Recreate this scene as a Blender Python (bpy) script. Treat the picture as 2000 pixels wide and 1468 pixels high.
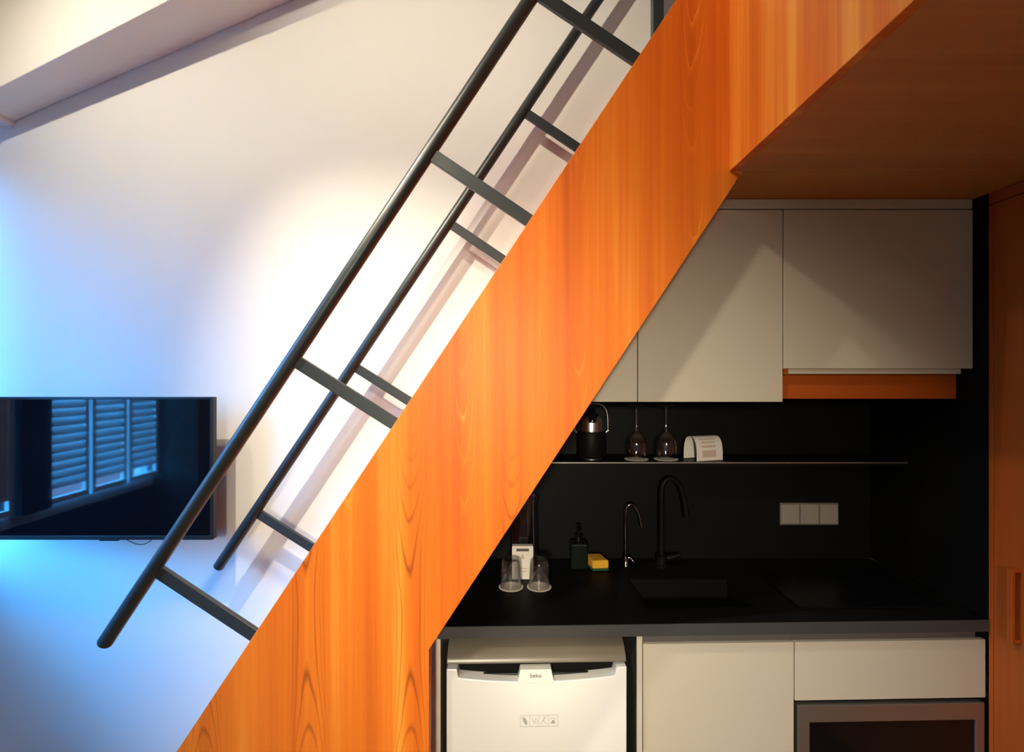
import bpy, bmesh, math, random
from mathutils import Vector, Matrix

# ------------------------------------------------------------------ scene
for o in list(bpy.data.objects):
    bpy.data.objects.remove(o, do_unlink=True)
scn = bpy.context.scene
COL = scn.collection
R = math.radians

# ------------------------------------------------------------------ camera
F = 1000.0                  # focal length in pixels of the 2000 px frame
VX, VY, EYE = 1000.0, 728.0, 1.70
cd = bpy.data.cameras.new('camera')
cd.sensor_width = 36.0
cd.lens = 36.0 * F / 2000.0
cd.shift_y = -(734.0 - VY) / 2000.0
cd.clip_start = 0.02
cam = bpy.data.objects.new('camera', cd)
COL.objects.link(cam)
cam.location = (0, 0, EYE)
cam.rotation_euler = (R(90), 0, 0)
scn.camera = cam

# ------------------------------------------------------------------ world (dusk daylight outside the window)
w = bpy.data.worlds.new('world'); scn.world = w
w.use_nodes = True
bg = w.node_tree.nodes['Background']
_nt = w.node_tree                       # blue sky above the horizon, dim town below it
_tc = _nt.nodes.new('ShaderNodeTexCoord'); _sp = _nt.nodes.new('ShaderNodeSeparateXYZ')
_rp = _nt.nodes.new('ShaderNodeValToRGB')
_nt.links.new(_tc.outputs['Generated'], _sp.inputs[0]); _nt.links.new(_sp.outputs[2], _rp.inputs[0])
_e = _rp.color_ramp.elements
_e[0].position = 0.0; _e[0].color = (0.012, 0.022, 0.045, 1)
_e[1].position = 0.06; _e[1].color = (0.05, 0.40, 1.0, 1)
_nt.links.new(_rp.outputs[0], bg.inputs[0])
bg.inputs[1].default_value = 105.0

# ------------------------------------------------------------------ lamps / exposure constants
LAMP_COL = (1.0, 0.89, 0.66)
LAMPS = [   # position, aim, watts, cone degrees, blend, source radius
    ((-1.30, 0.93, 3.44), (-0.12, 2.2, 0.80), 350, 62, 1.0, 0.018),
    ((-1.00, -0.60, 3.50), (-0.02, 1.5, 1.60), 230, 50, 1.0, 0.10),
    ((-1.75, 1.15, 3.30), (-1.15, 2.2, 2.25), 62, 132, 0.9, 0.022),
    ((-0.80, 0.75, 3.60), (0.15, 1.95, 2.95), 106, 122, 1.0, 0.03),
    ((-0.32, -2.35, 2.10), (0.10, 1.6, 0.78), 790, 51, 1.0, 0.20),  # added fill for the kitchenette, no such lamp known
]
vs = scn.view_settings
vs.view_transform = 'Standard'
vs.look = 'None'
vs.gamma = 1.0
vs.use_curve_mapping = False
vs.exposure = 0.0

# ------------------------------------------------------------------ materials
def new_mat(name):
    m = bpy.data.materials.new(name); m.use_nodes = True
    nt = m.node_tree
    return m, nt, nt.nodes['Principled BSDF']

def plain(name, col, rough=0.5, metal=0.0, bump=0.0, bscale=200.0, spec=0.5, var=0.0, trans=0.0, ior=1.45, coat=0.0):
    m, nt, b = new_mat(name)
    b.inputs['Base Color'].default_value = (*col, 1)
    b.inputs['Roughness'].default_value = rough
    b.inputs['Metallic'].default_value = metal
    b.inputs['Specular IOR Level'].default_value = spec
    b.inputs['Transmission Weight'].default_value = trans
    b.inputs['IOR'].default_value = ior
    b.inputs['Coat Weight'].default_value = coat
    if bump or var:
        tc = nt.nodes.new('ShaderNodeTexCoord')
        n = nt.nodes.new('ShaderNodeTexNoise'); n.inputs['Scale'].default_value = bscale
        n.inputs['Detail'].default_value = 4
        nt.links.new(tc.outputs['Object'], n.inputs['Vector'])
        if bump:
            bp = nt.nodes.new('ShaderNodeBump'); bp.inputs['Strength'].default_value = bump
            bp.inputs['Distance'].default_value = 0.001
            nt.links.new(n.outputs['Fac'], bp.inputs['Height'])
            nt.links.new(bp.outputs['Normal'], b.inputs['Normal'])
        if var:
            mx = nt.nodes.new('ShaderNodeMix'); mx.data_type = 'RGBA'
            mx.inputs[6].default_value = (*[c * (1 - var) for c in col], 1)
            mx.inputs[7].default_value = (*[min(1, c * (1 + var)) for c in col], 1)
            nt.links.new(n.outputs['Fac'], mx.inputs[0])
            nt.links.new(mx.outputs[2], b.inputs['Base Color'])
    return m

class NB:
    """tiny node-math helper"""
    def __init__(s, nt): s.nt = nt
    def v(s, x, sock):
        if isinstance(x, (int, float)): sock.default_value = x
        else: s.nt.links.new(x, sock)
    def m(s, op, a, b=0.0, c=0.0):
        n = s.nt.nodes.new('ShaderNodeMath'); n.operation = op
        s.v(a, n.inputs[0]); s.v(b, n.inputs[1]); s.v(c, n.inputs[2])
        return n.outputs[0]
    def noise(s, x, y, z, scale=1.0, detail=2.0, rough=0.5):
        c = s.nt.nodes.new('ShaderNodeCombineXYZ')
        s.v(x, c.inputs[0]); s.v(y, c.inputs[1]); s.v(z, c.inputs[2])
        n = s.nt.nodes.new('ShaderNodeTexNoise')
        n.inputs['Scale'].default_value = scale; n.inputs['Detail'].default_value = detail
        n.inputs['Roughness'].default_value = rough
        s.nt.links.new(c.outputs[0], n.inputs['Vector'])
        return n.outputs['Fac']
    def ramp(s, fac, stops):
        n = s.nt.nodes.new('ShaderNodeValToRGB')
        e = n.color_ramp.elements
        while len(e) < len(stops): e.new(0.5)
        for i, (p, c) in enumerate(stops):
            e[i].position = p; e[i].color = (*c, 1)
        s.nt.links.new(fac, n.inputs[0])
        return n.outputs[0]
    def mix(s, fac, a, b, mode='MIX'):
        n = s.nt.nodes.new('ShaderNodeMix'); n.data_type = 'RGBA'; n.blend_type = mode
        s.v(fac, n.inputs[0])
        for x, k in ((a, 6), (b, 7)):
            if isinstance(x, tuple): n.inputs[k].default_value = (*x, 1)
            else: s.nt.links.new(x, n.inputs[k])
        return n.outputs[2]

def wood(name, across='X', along='Z', figure=False, tint=1.0, rough=0.42, seed=0.0, streak=1.0, bias=0.0, mul=(1, 1, 1)):
    """orange cherry veneer: straight streaks and pores, optionally slip-matched leaves with cathedral figure"""
    m, nt, b = new_mat(name)
    k = NB(nt)
    tc = nt.nodes.new('ShaderNodeTexCoord')
    sp = nt.nodes.new('ShaderNodeSeparateXYZ')
    nt.links.new(tc.outputs['Object'], sp.inputs[0])
    U = sp.outputs['XYZ'.index(across)]; H = sp.outputs['XYZ'.index(along)]
    st = k.noise(k.m('MULTIPLY', U, 11.0), k.m('MULTIPLY', H, 0.30), 3.1 + seed, 1.0, 3.0, 0.6)
    st2 = k.noise(k.m('MULTIPLY', U, 75.0), k.m('MULTIPLY', H, 0.7), 7.7 + seed, 1.0, 3.0, 0.65)
    fib = k.noise(k.m('MULTIPLY', U, 520.0), k.m('MULTIPLY', H, 9.0), 1.7, 1.0, 2.0, 0.6)
    f = k.m('ADD', k.m('MULTIPLY', k.m('SUBTRACT', st, 0.5), 1.35 * streak), k.m('MULTIPLY', k.m('SUBTRACT', st2, 0.5), 0.5 * streak))
    f = k.m('ADD', f, k.m('MULTIPLY', k.m('SUBTRACT', fib, 0.5), 0.10))
    f = k.m('ADD', f, 0.5 + bias)
    dark = None
    if figure:
        wob = k.m('MULTIPLY', k.m('SUBTRACT', k.noise(k.m('MULTIPLY', U, 1.0), H, 0.0, 2.2, 1.0), 0.5), 0.035)
        nz = k.m('MULTIPLY', k.noise(k.m('MULTIPLY', U, 30.0), k.m('MULTIPLY', H, 3.0), 0.4, 1.0, 2.0), 0.7)
        # pale nested arches, tips down, in the upper half
        q = k.m('FRACT', k.m('DIVIDE', k.m('ADD', U, 0.14 + 0.165 + 0.33 * 6), 0.33))
        u = k.m('ADD', k.m('MULTIPLY', k.m('SUBTRACT', q, 0.5), 0.33), wob)
        g = k.m('ADD', k.m('SUBTRACT', k.m('MULTIPLY', H, 8.0), k.m('MULTIPLY', k.m('MULTIPLY', u, u), 1500.0)), nz)
        line = k.m('POWER', k.m('FRACT', g), 7.0)
        fade = k.m('MAXIMUM', 0.0, k.m('SUBTRACT', 1.0, k.m('MULTIPLY', k.m('ABSOLUTE', u), 17.0)))
        upper = k.m('MINIMUM', 1.0, k.m('MAXIMUM', 0.0, k.m('MULTIPLY', k.m('SUBTRACT', H, 1.12), 3.5)))
        irr = k.m('MINIMUM', 1.0, k.m('MAXIMUM', 0.0, k.m('MULTIPLY', k.m('SUBTRACT', k.noise(k.m('MULTIPLY', U, 3.0), H, 9.0, 2.5, 1.0), 0.38), 5.0)))
        f = k.m('ADD', f, k.m('MULTIPLY', k.m('MULTIPLY', k.m('MULTIPLY', line, fade), upper), k.m('MULTIPLY', irr, 0.55)))
        # dark hour-glass figure in the lower half, repeated with every veneer leaf
        q2 = k.m('FRACT', k.m('DIVIDE', k.m('ADD', U, 0.588 + 0.147 + 0.294 * 4), 0.294))
        u2 = k.m('ADD', k.m('MULTIPLY', k.m('SUBTRACT', q2, 0.5), 0.294), k.m('MULTIPLY', wob, 0.9))
        h = k.m('SUBTRACT', H, 0.98)
        g2 = k.m('ADD', k.m('SUBTRACT', k.m('MULTIPLY', k.m('MULTIPLY', h, h), 15.0), k.m('MULTIPLY', k.m('MULTIPLY', u2, u2), 1100.0)), k.m('MULTIPLY', nz, 0.45))
        d = k.m('ABSOLUTE', k.m('SUBTRACT', k.m('FRACT', g2), 0.5))
        dl = k.m('POWER', k.m('MAXIMUM', 0.0, k.m('SUBTRACT', 1.0, k.m('MULTIPLY', d, 5.5))), 1.4)
        f2 = k.m('MAXIMUM', 0.0, k.m('SUBTRACT', 1.0, k.m('MULTIPLY', k.m('ABSOLUTE', u2), 17.0)))
        f3 = k.m('MINIMUM', 1.0, k.m('MAXIMUM', 0.0, k.m('SUBTRACT', 1.55, k.m('MULTIPLY', k.m('ABSOLUTE', h), 2.6))))
        dark = k.m('MULTIPLY', k.m('MULTIPLY', dl, k.m('POWER', f2, 0.6)), k.m('MULTIPLY', f3, 0.75))
    t = tint
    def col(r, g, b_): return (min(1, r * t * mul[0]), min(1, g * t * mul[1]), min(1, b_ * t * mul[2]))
    c = k.ramp(f, [(0.0, col(0.50, 0.075, 0.010)), (0.38, col(0.72, 0.148, 0.012)),
                   (0.60, col(0.82, 0.190, 0.015)), (1.0, col(0.98, 0.36, 0.042))])
    if dark is not None: c = k.mix(dark, c, (0.20, 0.030, 0.006))
    nt.links.new(c, b.inputs['Base Color'])
    b.inputs['Roughness'].default_value = rough
    b.inputs['Specular IOR Level'].default_value = 0.25
    bp = nt.nodes.new('ShaderNodeBump'); bp.inputs['Strength'].default_value = 0.06
    bp.inputs['Distance'].default_value = 0.001
    nt.links.new(fib, bp.inputs['Height']); nt.links.new(bp.outputs['Normal'], b.inputs['Normal'])
    return m

M = {}
M['wall'] = plain('wall_paint', (0.80, 0.785, 0.76), 0.85, bump=0.12, bscale=260, spec=0.2)
M['ceil'] = plain('ceiling_paint', (0.84, 0.82, 0.78), 0.9, bump=0.1, bscale=220, spec=0.2)
M['floor'] = wood('floor_wood', 'X', 'Y', False, 0.28, 0.4, 2.0)
M['panel'] = wood('stair_veneer', 'X', 'Z', True)
M['fascia'] = wood('fascia_veneer', 'Y', 'Z', False, 1.0, 0.4, 5.0, 1.35, 0.16)
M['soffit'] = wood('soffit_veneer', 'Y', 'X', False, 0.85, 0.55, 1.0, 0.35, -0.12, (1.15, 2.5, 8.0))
M['wardrobe'] = wood('wardrobe_veneer', 'Y', 'Z', False, 0.75, 0.5, 4.0, 0.3, -0.3)
M['board'] = wood('board_veneer', 'Z', 'X', False, 0.66, 0.55, 8.0, 0.4, -0.2)
M['steel'] = plain('painted_steel', (0.026, 0.033, 0.037), 0.36, bump=0.05, bscale=500, spec=0.6)
M['white'] = plain('cream_lacquer', (0.60, 0.545, 0.45), 0.35, spec=0.4, bump=0.02, bscale=90)
M['carcass'] = plain('carcass_board', (0.62, 0.60, 0.55), 0.6, bump=0.03)
M['black'] = plain('black_laminate', (0.0045, 0.0043, 0.0042), 0.5, bump=0.05, bscale=400, spec=0.14)
M['worktop'] = plain('black_worktop', (0.0045, 0.0046, 0.005), 0.5, bump=0.06, bscale=500, var=0.2, spec=0.1)
M['edge'] = plain('grey_edge', (0.05, 0.05, 0.053), 0.5, bump=0.03)
M['channel'] = plain('handle_channel', (0.16, 0.145, 0.14), 0.45, metal=0.3, bump=0.02)
M['shelfedge'] = plain('shelf_edge_metal', (0.45, 0.40, 0.36), 0.35, metal=0.9, bump=0.02)
M['fridge'] = plain('fridge_enamel', (0.86, 0.865, 0.86), 0.3, spec=0.5, bump=0.02, bscale=120)
M['fridge_top'] = plain('fridge_lid_plastic', (0.17, 0.145, 0.115), 0.3, bump=0.03)
M['darkplastic'] = plain('dark_plastic', (0.018, 0.018, 0.02), 0.4, bump=0.03)
M['print'] = plain('grey_print', (0.42, 0.42, 0.42), 0.6, var=0.1)
M['printdark'] = plain('dark_print', (0.10, 0.09, 0.085), 0.6, var=0.1)
M['inox'] = plain('brushed_steel', (0.42, 0.38, 0.34), 0.38, metal=0.85, bump=0.05, bscale=300)
M['chrome'] = plain('chrome', (0.80, 0.76, 0.72), 0.28, metal=1.0, bump=0.01)
M['blackchrome'] = plain('black_chrome', (0.30, 0.29, 0.28), 0.12, metal=1.0, bump=0.01)
M['gloss'] = plain('black_gloss', (0.005, 0.005, 0.006), 0.08, bump=0.005, spec=0.6)
M['hob'] = plain('hob_glass', (0.003, 0.003, 0.004), 0.3, bump=0.01, spec=0.18)
M['screen'] = plain('tv_screen', (0.003, 0.004, 0.006), 0.05, bump=0.004, bscale=40, spec=0.85, ior=1.5)
M['tvbody'] = plain('tv_plastic', (0.010, 0.011, 0.014), 0.35, bump=0.02)
M['paper'] = plain('paper', (0.86, 0.80, 0.74), 0.85, bump=0.05, bscale=300, var=0.04)
M['paperprint'] = plain('paper_print', (0.66, 0.50, 0.42), 0.85, var=0.1)
M['bottle'] = plain('dark_green_bottle', (0.003, 0.007, 0.005), 0.25, bump=0.02)
M['yellow'] = plain('sponge_yellow', (0.80, 0.42, 0.03), 0.95, bump=0.8, bscale=350, var=0.2)
M['green'] = plain('scour_green', (0.02, 0.09, 0.03), 0.95, bump=0.8, bscale=600, var=0.2)
M['socket'] = plain('socket_plastic', (0.27, 0.23, 0.20), 0.45, bump=0.02)
M['shutter'] = plain('shutter_paint', (0.70, 0.71, 0.72), 0.55, bump=0.04)
M['frame'] = plain('window_paint', (0.55, 0.56, 0.58), 0.5, bump=0.03)
M['darkpaint'] = plain('dark_blue_paint', (0.02, 0.022, 0.03), 0.6, bump=0.03)
M['lamp'] = plain('lamp_housing', (0.75, 0.75, 0.73), 0.4, bump=0.02)

def glass_mat(name, tint=(1, 1, 1), rough=0.0):
    m, nt, b = new_mat(name)
    b.inputs['Base Color'].default_value = (*tint, 1)
    b.inputs['Transmission Weight'].default_value = 1.0
    b.inputs['Roughness'].default_value = rough
    b.inputs['IOR'].default_value = 1.48
    tc = nt.nodes.new('ShaderNodeTexCoord')
    n = nt.nodes.new('ShaderNodeTexNoise'); n.inputs['Scale'].default_value = 18
    nt.links.new(tc.outputs['Object'], n.inputs['Vector'])
    bp = nt.nodes.new('ShaderNodeBump'); bp.inputs['Strength'].default_value = 0.03
    bp.inputs['Distance'].default_value = 0.001
    nt.links.new(n.outputs['Fac'], bp.inputs['Height']); nt.links.new(bp.outputs['Normal'], b.inputs['Normal'])
    return m
def thin_glass(name, tint, base, edge):
    m, nt, b = new_mat(name); nt.nodes.remove(b)
    g = nt.nodes.new('ShaderNodeBsdfGlossy'); g.inputs['Roughness'].default_value = 0.03
    t = nt.nodes.new('ShaderNodeBsdfTransparent'); t.inputs['Color'].default_value = (*tint, 1)
    lw = nt.nodes.new('ShaderNodeLayerWeight'); lw.inputs['Blend'].default_value = 0.35
    mr = nt.nodes.new('ShaderNodeMapRange'); mr.inputs['To Min'].default_value = base; mr.inputs['To Max'].default_value = edge
    nt.links.new(lw.outputs['Facing'], mr.inputs['Value'])
    x = nt.nodes.new('ShaderNodeMixShader')
    nt.links.new(mr.outputs[0], x.inputs[0]); nt.links.new(t.outputs[0], x.inputs[1]); nt.links.new(g.outputs[0], x.inputs[2])
    nt.links.new(x.outputs[0], nt.nodes['Material Output'].inputs[0])
    return m
M['glass'] = thin_glass('clear_glass', (0.97, 0.97, 0.97), 0.08, 0.6)
m_, nt_, b_ = new_mat('window_glass')
nt_.nodes.remove(b_)
_g = nt_.nodes.new('ShaderNodeBsdfGlossy'); _g.inputs['Roughness'].default_value = 0.02
_t = nt_.nodes.new('ShaderNodeBsdfTransparent'); _t.inputs['Color'].default_value = (0.93, 0.96, 0.98, 1)
_x = nt_.nodes.new('ShaderNodeMixShader'); _x.inputs[0].default_value = 0.06
nt_.links.new(_t.outputs[0], _x.inputs[1]); nt_.links.new(_g.outputs[0], _x.inputs[2])
nt_.links.new(_x.outputs[0], nt_.nodes['Material Output'].inputs[0])
M['pane'] = m_
m_, nt_, b_ = new_mat('lamp_glow')
b_.inputs['Emission Color'].default_value = (*LAMP_COL, 1)
b_.inputs['Emission Strength'].default_value = 12
M['glow'] = m_

# ------------------------------------------------------------------ mesh helpers
def px(x, y, Y):
    """photo pixel -> X, Z on the vertical plane at distance Y"""
    return ((x - VX) * Y / F, EYE - (y - VY) * Y / F)

SK, SX0 = 0.026, -0.24
def sh(p):                       # the base units stand a degree and a half out of square with the wall
    return (p[0], p[1] + SK * (p[0] - SX0), p[2])

class MB:
    def __init__(s, f=None): s.bm = bmesh.new(); s.f = f
    def V(s, p):
        p = tuple(p)
        return s.bm.verts.new(s.f(p) if s.f else p)
    def box(s, x0, x1, y0, y1, z0, z1):
        v = [s.V((x, y, z)) for x in (x0, x1) for y in (y0, y1) for z in (z0, z1)]
        for q in ((0, 1, 3, 2), (4, 6, 7, 5), (0, 4, 5, 1), (2, 3, 7, 6), (0, 2, 6, 4), (1, 5, 7, 3)):
            s.bm.faces.new([v[i] for i in q])
        return s
    def prism(s, pts, y0, y1):
        """polygon in X,Z extruded from y0 to y1"""
        a = [s.V((x, y0, z)) for x, z in pts]; b = [s.V((x, y1, z)) for x, z in pts]
        n = len(pts)
        s.bm.faces.new(a); s.bm.faces.new(b[::-1])
        for i in range(n):
            j = (i + 1) % n
            s.bm.faces.new((a[i], b[i], b[j], a[j]))
        return s
    def poly(s, A, B):
        """two matching 3D loops joined into a solid"""
        a = [s.V(p) for p in A]; b = [s.V(p) for p in B]; n = len(A)
        s.bm.faces.new(a); s.bm.faces.new(b[::-1])
        for i in range(n):
            j = (i + 1) % n
            s.bm.faces.new((a[i], b[i], b[j], a[j]))
        return s
    def tube(s, path, r, seg=20, caps=True, dome=False):
        P = [Vector(p) for p in path]
        rr = r if isinstance(r, (list, tuple)) else [r] * len(P)
        if dome:
            d0 = (P[0] - P[1]).normalized(); d1 = (P[-1] - P[-2]).normalized()
            r0, r1 = rr[0], rr[-1]
            head = [P[0] + d0 * (r0 * .55 * math.sin(R(a))) for a in (85, 60, 30)]
            hr = [r0 * math.cos(R(a)) for a in (85, 60, 30)]
            tail = [P[-1] + d1 * (r1 * .55 * math.sin(R(a))) for a in (30, 60, 85)]
            tr = [r1 * math.cos(R(a)) for a in (30, 60, 85)]
            P = head + P + tail; rr = hr + list(rr) + tr
        ref = Vector((0, 1, 0))
        t0 = (P[1] - P[0]).normalized()
        if abs(t0.dot(ref)) > 0.9: ref = Vector((1, 0, 0))
        rings = []
        for i, p in enumerate(P):
            t = (P[min(i + 1, len(P) - 1)] - P[max(i - 1, 0)]).normalized()
            nrm = (ref - t * ref.dot(t)).normalized(); bn = t.cross(nrm); ref = nrm
            rings.append([s.V(p + (nrm * math.cos(2 * math.pi * k / seg) + bn * math.sin(2 * math.pi * k / seg)) * rr[i]) for k in range(seg)])
        for a, b in zip(rings, rings[1:]):
            for k in range(seg):
                s.bm.faces.new((a[k], a[(k + 1) % seg], b[(k + 1) % seg], b[k]))
        if caps:
            s.bm.faces.new(rings[0][::-1]); s.bm.faces.new(rings[-1])
        return s
    def lathe(s, c, prof, seg=32, close=False):
        """profile (r,z) round the vertical axis through c"""
        rings = []
        for r, z in prof:
            if r < 1e-5: rings.append([s.V((c[0], c[1], c[2] + z))])
            else: rings.append([s.V((c[0] + r * math.cos(2 * math.pi * k / seg), c[1] + r * math.sin(2 * math.pi * k / seg), c[2] + z)) for k in range(seg)])
        prs = list(zip(rings, rings[1:]))
        if close: prs.append((rings[-1], rings[0]))
        for a, b in prs:
            for k in range(seg):
                k2 = (k + 1) % seg
                if len(a) == 1 and len(b) == 1: continue
                if len(a) == 1: s.bm.faces.new((a[0], b[k2], b[k]))
                elif len(b) == 1: s.bm.faces.new((a[k], a[k2], b[0]))
                else: s.bm.faces.new((a[k], a[k2], b[k2], b[k]))
        return s
    def bar(s, a, b, width, depth, yc):
        """flat bar from a to b (X,Z), width in the X,Z plane, depth along Y"""
        a = Vector(a); b = Vector(b); d = (b - a).normalized(); n = Vector((-d.y, d.x)) * width / 2
        return s.prism([a + n, a - n, b - n, b + n], yc - depth / 2, yc + depth / 2)
    def build(s, name, mat, parent=None, bevel=0.0, smooth=False, label=None):
        bmesh.ops.recalc_face_normals(s.bm, faces=s.bm.faces)
        me = bpy.data.meshes.new(name); s.bm.to_mesh(me); s.bm.free()
        o = bpy.data.objects.new(name, me); COL.objects.link(o)
        me.materials.append(M[mat] if isinstance(mat, str) else mat)
        if smooth:
            for p in me.polygons: p.use_smooth = True
            me.set_sharp_from_angle(angle=R(40))
        if bevel:
            md = o.modifiers.new('bevel', 'BEVEL'); md.width = bevel; md.segments = 2
            md.limit_method = 'ANGLE'; md.angle_limit = R(35); md.harden_normals = False
        if parent is not None: attach(o, parent)
        if label: o['label'] = label
        return o

def attach(o, parent):
    o.parent = parent
    t = Vector((0, 0, 0)); p = parent
    while p is not None:
        t += p.location; p = p.parent
    # parents are never rotated, so the offset is a plain translation
    o.matrix_parent_inverse = Matrix.Translation(-Vector(parent['base'])) if 'base' in parent else Matrix.Identity(4)

def thing(name, label, cat, loc, group=None):
    o = bpy.data.objects.new(name, None); COL.objects.link(o)
    o.location = loc; o.empty_display_size = 0.05
    o['label'] = label; o['category'] = cat
    o['base'] = tuple(loc)
    if group: o['group'] = group
    return o
def tag(o, label, cat, group=None):
    o['label'] = label; o['category'] = cat
    if group: o['group'] = group
    return o
def struct(o, label=None):
    o['kind'] = 'structure'
    if label: o['label'] = label
    return o
def text_mesh(name, body, size, loc, mat, parent, extrude=0.0004, xscale=1.0):
    cu = bpy.data.curves.new(name, 'FONT'); cu.body = body; cu.size = size; cu.extrude = extrude
    cu.align_x = 'CENTER'; cu.align_y = 'CENTER'; cu.resolution_u = 3
    tmp = bpy.data.objects.new(name, cu); COL.objects.link(tmp)
    bpy.context.view_layer.update()
    me = bpy.data.meshes.new_from_object(tmp.evaluated_get(bpy.context.evaluated_depsgraph_get()))
    bpy.data.objects.remove(tmp, do_unlink=True); bpy.data.curves.remove(cu)
    for v in me.vertices:
        x, y, z = v.co
        v.co = (loc[0] + x * xscale, loc[1] - z, loc[2] + y)
    me.materials.clear(); me.materials.append(M[mat])
    o = bpy.data.objects.new(name, me); COL.objects.link(o)
    attach(o, parent)
    return o

# ------------------------------------------------------------------ main dimensions
YW = 2.20            # back wall
YS = 1.47            # front face of the stair panel
YR = 1.4875          # near handrail
YF = 2.105           # far handrail
YB = 1.613           # fronts of the base units
YU = 1.70            # fronts of the wall units
XL = -2.138          # inner face of the window wall
XR = 1.535           # black end panel / wardrobe face
ZS = 2.278           # underside of the loft
SL = 0.435           # slope of the roof
XRW = 2.15           # right wall
YB0 = -2.6           # wall behind the camera
def roof(x): return 4.22 + SL * x
def beam(x): return 3.71 + SL * x

# ------------------------------------------------------------------ room shell
b = MB(); b.box(XL - 0.5, XRW + 0.12, YB0 - 0.12, YW + 0.12, -0.1, 0.0)
struct(b.build('floor', 'floor'), 'dark wooden floor of the studio')

x0, x1 = XL - 0.42, XRW
b = MB(); b.prism([(x0, 0), (x1, 0), (x1, roof(x1)), (x0, roof(x0))], YW, YW + 0.12)
struct(b.build('wall_back', 'wall'), 'white painted wall with the television, rising under the sloped roof')
b = MB(); b.prism([(x0, 0), (x1, 0), (x1, roof(x1)), (x0, roof(x0))], YB0 - 0.12, YB0)
struct(b.build('wall_front', 'wall'), 'white wall behind the camera')
b = MB(); b.box(XRW, XRW + 0.12, YB0 - 0.12, YW + 0.12, 0, roof(XRW) + 0.05)
struct(b.build('wall_right', 'wall'), 'white wall behind the wardrobe')
b = MB(); b.prism([(x0 - 0.1, roof(x0 - 0.1)), (XRW + 0.12, roof(XRW + 0.12)), (XRW + 0.12, roof(XRW + 0.12) + 0.12), (x0 - 0.1, roof(x0 - 0.1) + 0.12)], YB0 - 0.12, YW + 0.12)
struct(b.build('ceiling', 'ceil'), 'cream sloped attic ceiling')

# window wall with a deep opening that runs up to the back wall
WY0, WY1, WZ0, WZ1 = 0.64, YW, 0.02, 2.76
b = MB()
b.box(XL - 0.42, XL, YB0, YW, 0, WZ0)
b.box(XL - 0.42, XL, YB0, WY0, WZ0, WZ1)
b.box(XL - 0.42, XL, YB0, YW, WZ1, roof(XL))
struct(b.build('wall_left', 'wall'), 'white wall with the deep window opening')

b = MB(); b.box(XL, XL + 0.02, -1.6, WY0 + 0.012, 0.0, 2.45); b.box(XL - 0.298, XL - 0.0005, WY0 + 0.0005, WY0 + 0.012, WZ0, WZ1 - 0.001)  # unseen dark boards added to darken what the television reflects
struct(b.build('trim_3', 'darkplastic', bevel=0.002), 'added unseen dark panelling beside the shuttered window, darkening the television reflection')
# lowered bulkhead running up the slope along the back wall
def fy(x): return 2.024 - 0.0739 * (x + 2.024)
xa, xb = XL, XRW
A = [(xa, fy(xa), beam(xa)), (xa, YW, beam(xa)), (xa, YW, roof(xa)), (xa, fy(xa), roof(xa))]
B = [(xb, fy(xb), beam(xb)), (xb, YW, beam(xb)), (xb, YW, roof(xb)), (xb, fy(xb), roof(xb))]
b = MB(); b.poly(A, B)
struct(b.build('trim_1', 'ceil', bevel=0.004), 'cream bulkhead with grey underside running up the slope over the wall')

# ------------------------------------------------------------------ window with louvred shutters (seen in the television)
XWN = XL - 0.30
win = bpy.data.objects.new('window_1', None); COL.objects.link(win)
win.location = (XWN, 1.1, WZ0); win['base'] = tuple(win.location)
struct(win, 'tall window with louvred shutters in the deep reveal')
b = MB()
b.box(XWN - 0.05, XWN + 0.02, WY0, WY1, 0.95, 1.01); b.box(XWN - 0.05, XWN, WY0, WY1, WZ1 - 0.05, WZ1)
for y in (WY0, WY1 - 0.05): b.box(XWN - 0.05, XWN, y, y + 0.05, 1.01, WZ1 - 0.05)
b.build('window_frame', 'frame', win, 0.003)
b = MB(); b.box(XWN - 0.05, XWN + 0.015, WY0, WY1, WZ0, 0.949); b.build('lower_panel', 'darkpaint', win, 0.003)
b = MB(); b.box(XWN - 0.05, XWN + 0.09, 1.492, 1.655, 1.011, WZ1 - 0.051); b.build('pier', 'darkpaint', win, 0.003)
for (y0, y1) in ((WY0 + .05, 1.491), (1.656, WY1 - .05)):
    b = MB(); b.box(XWN - 0.03, XWN - 0.024, y0, y1, 1.01, WZ1 - 0.05)
    b.build('pane', 'pane', win)
slat_me = None
def leaf(yc, wd=0.26, ang=0.0, xoff=0.05, tilt=54):
    global slat_me
    z0, z1 = 1.02, WZ1 - 0.06
    b = MB()
    b.box(-0.011, 0.011, -wd / 2, -wd / 2 + 0.026, z0, z1); b.box(-0.011, 0.011, wd / 2 - 0.026, wd / 2, z0, z1)
    b.box(-0.011, 0.011, -wd / 2 + 0.026, wd / 2 - 0.026, z0, z0 + 0.03); b.box(-0.011, 0.011, -wd / 2 + 0.026, wd / 2 - 0.026, z1 - 0.05, z1)
    o = b.build('shutter', 'shutter', None, 0.002)
    o.parent = win; o.matrix_parent_inverse = Matrix.Translation(-Vector(win['base']))
    o.location = (XWN + xoff, yc, 0); o.rotation_euler = (0, 0, ang)
    if slat_me is None:
        s = MB(); s.box(-0.025, 0.025, -(wd / 2 - 0.026), wd / 2 - 0.026, -0.003, 0.003)
        so = s.build('slat', 'shutter'); slat_me = so.data; bpy.data.objects.remove(so, do_unlink=True)
    z = z0 + 0.10
    while z < z1 - 0.06:
        so = bpy.data.objects.new('slat', slat_me); COL.objects.link(so)
        so.parent = o; so.location = (0, 0, z); so.rotation_euler = (0, R(tilt), 0)
        z += 0.046
for yc in (0.795, 1.075, 1.355): leaf(yc)
leaf(1.792, tilt=84)
leaf(2.058, tilt=62)
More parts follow.
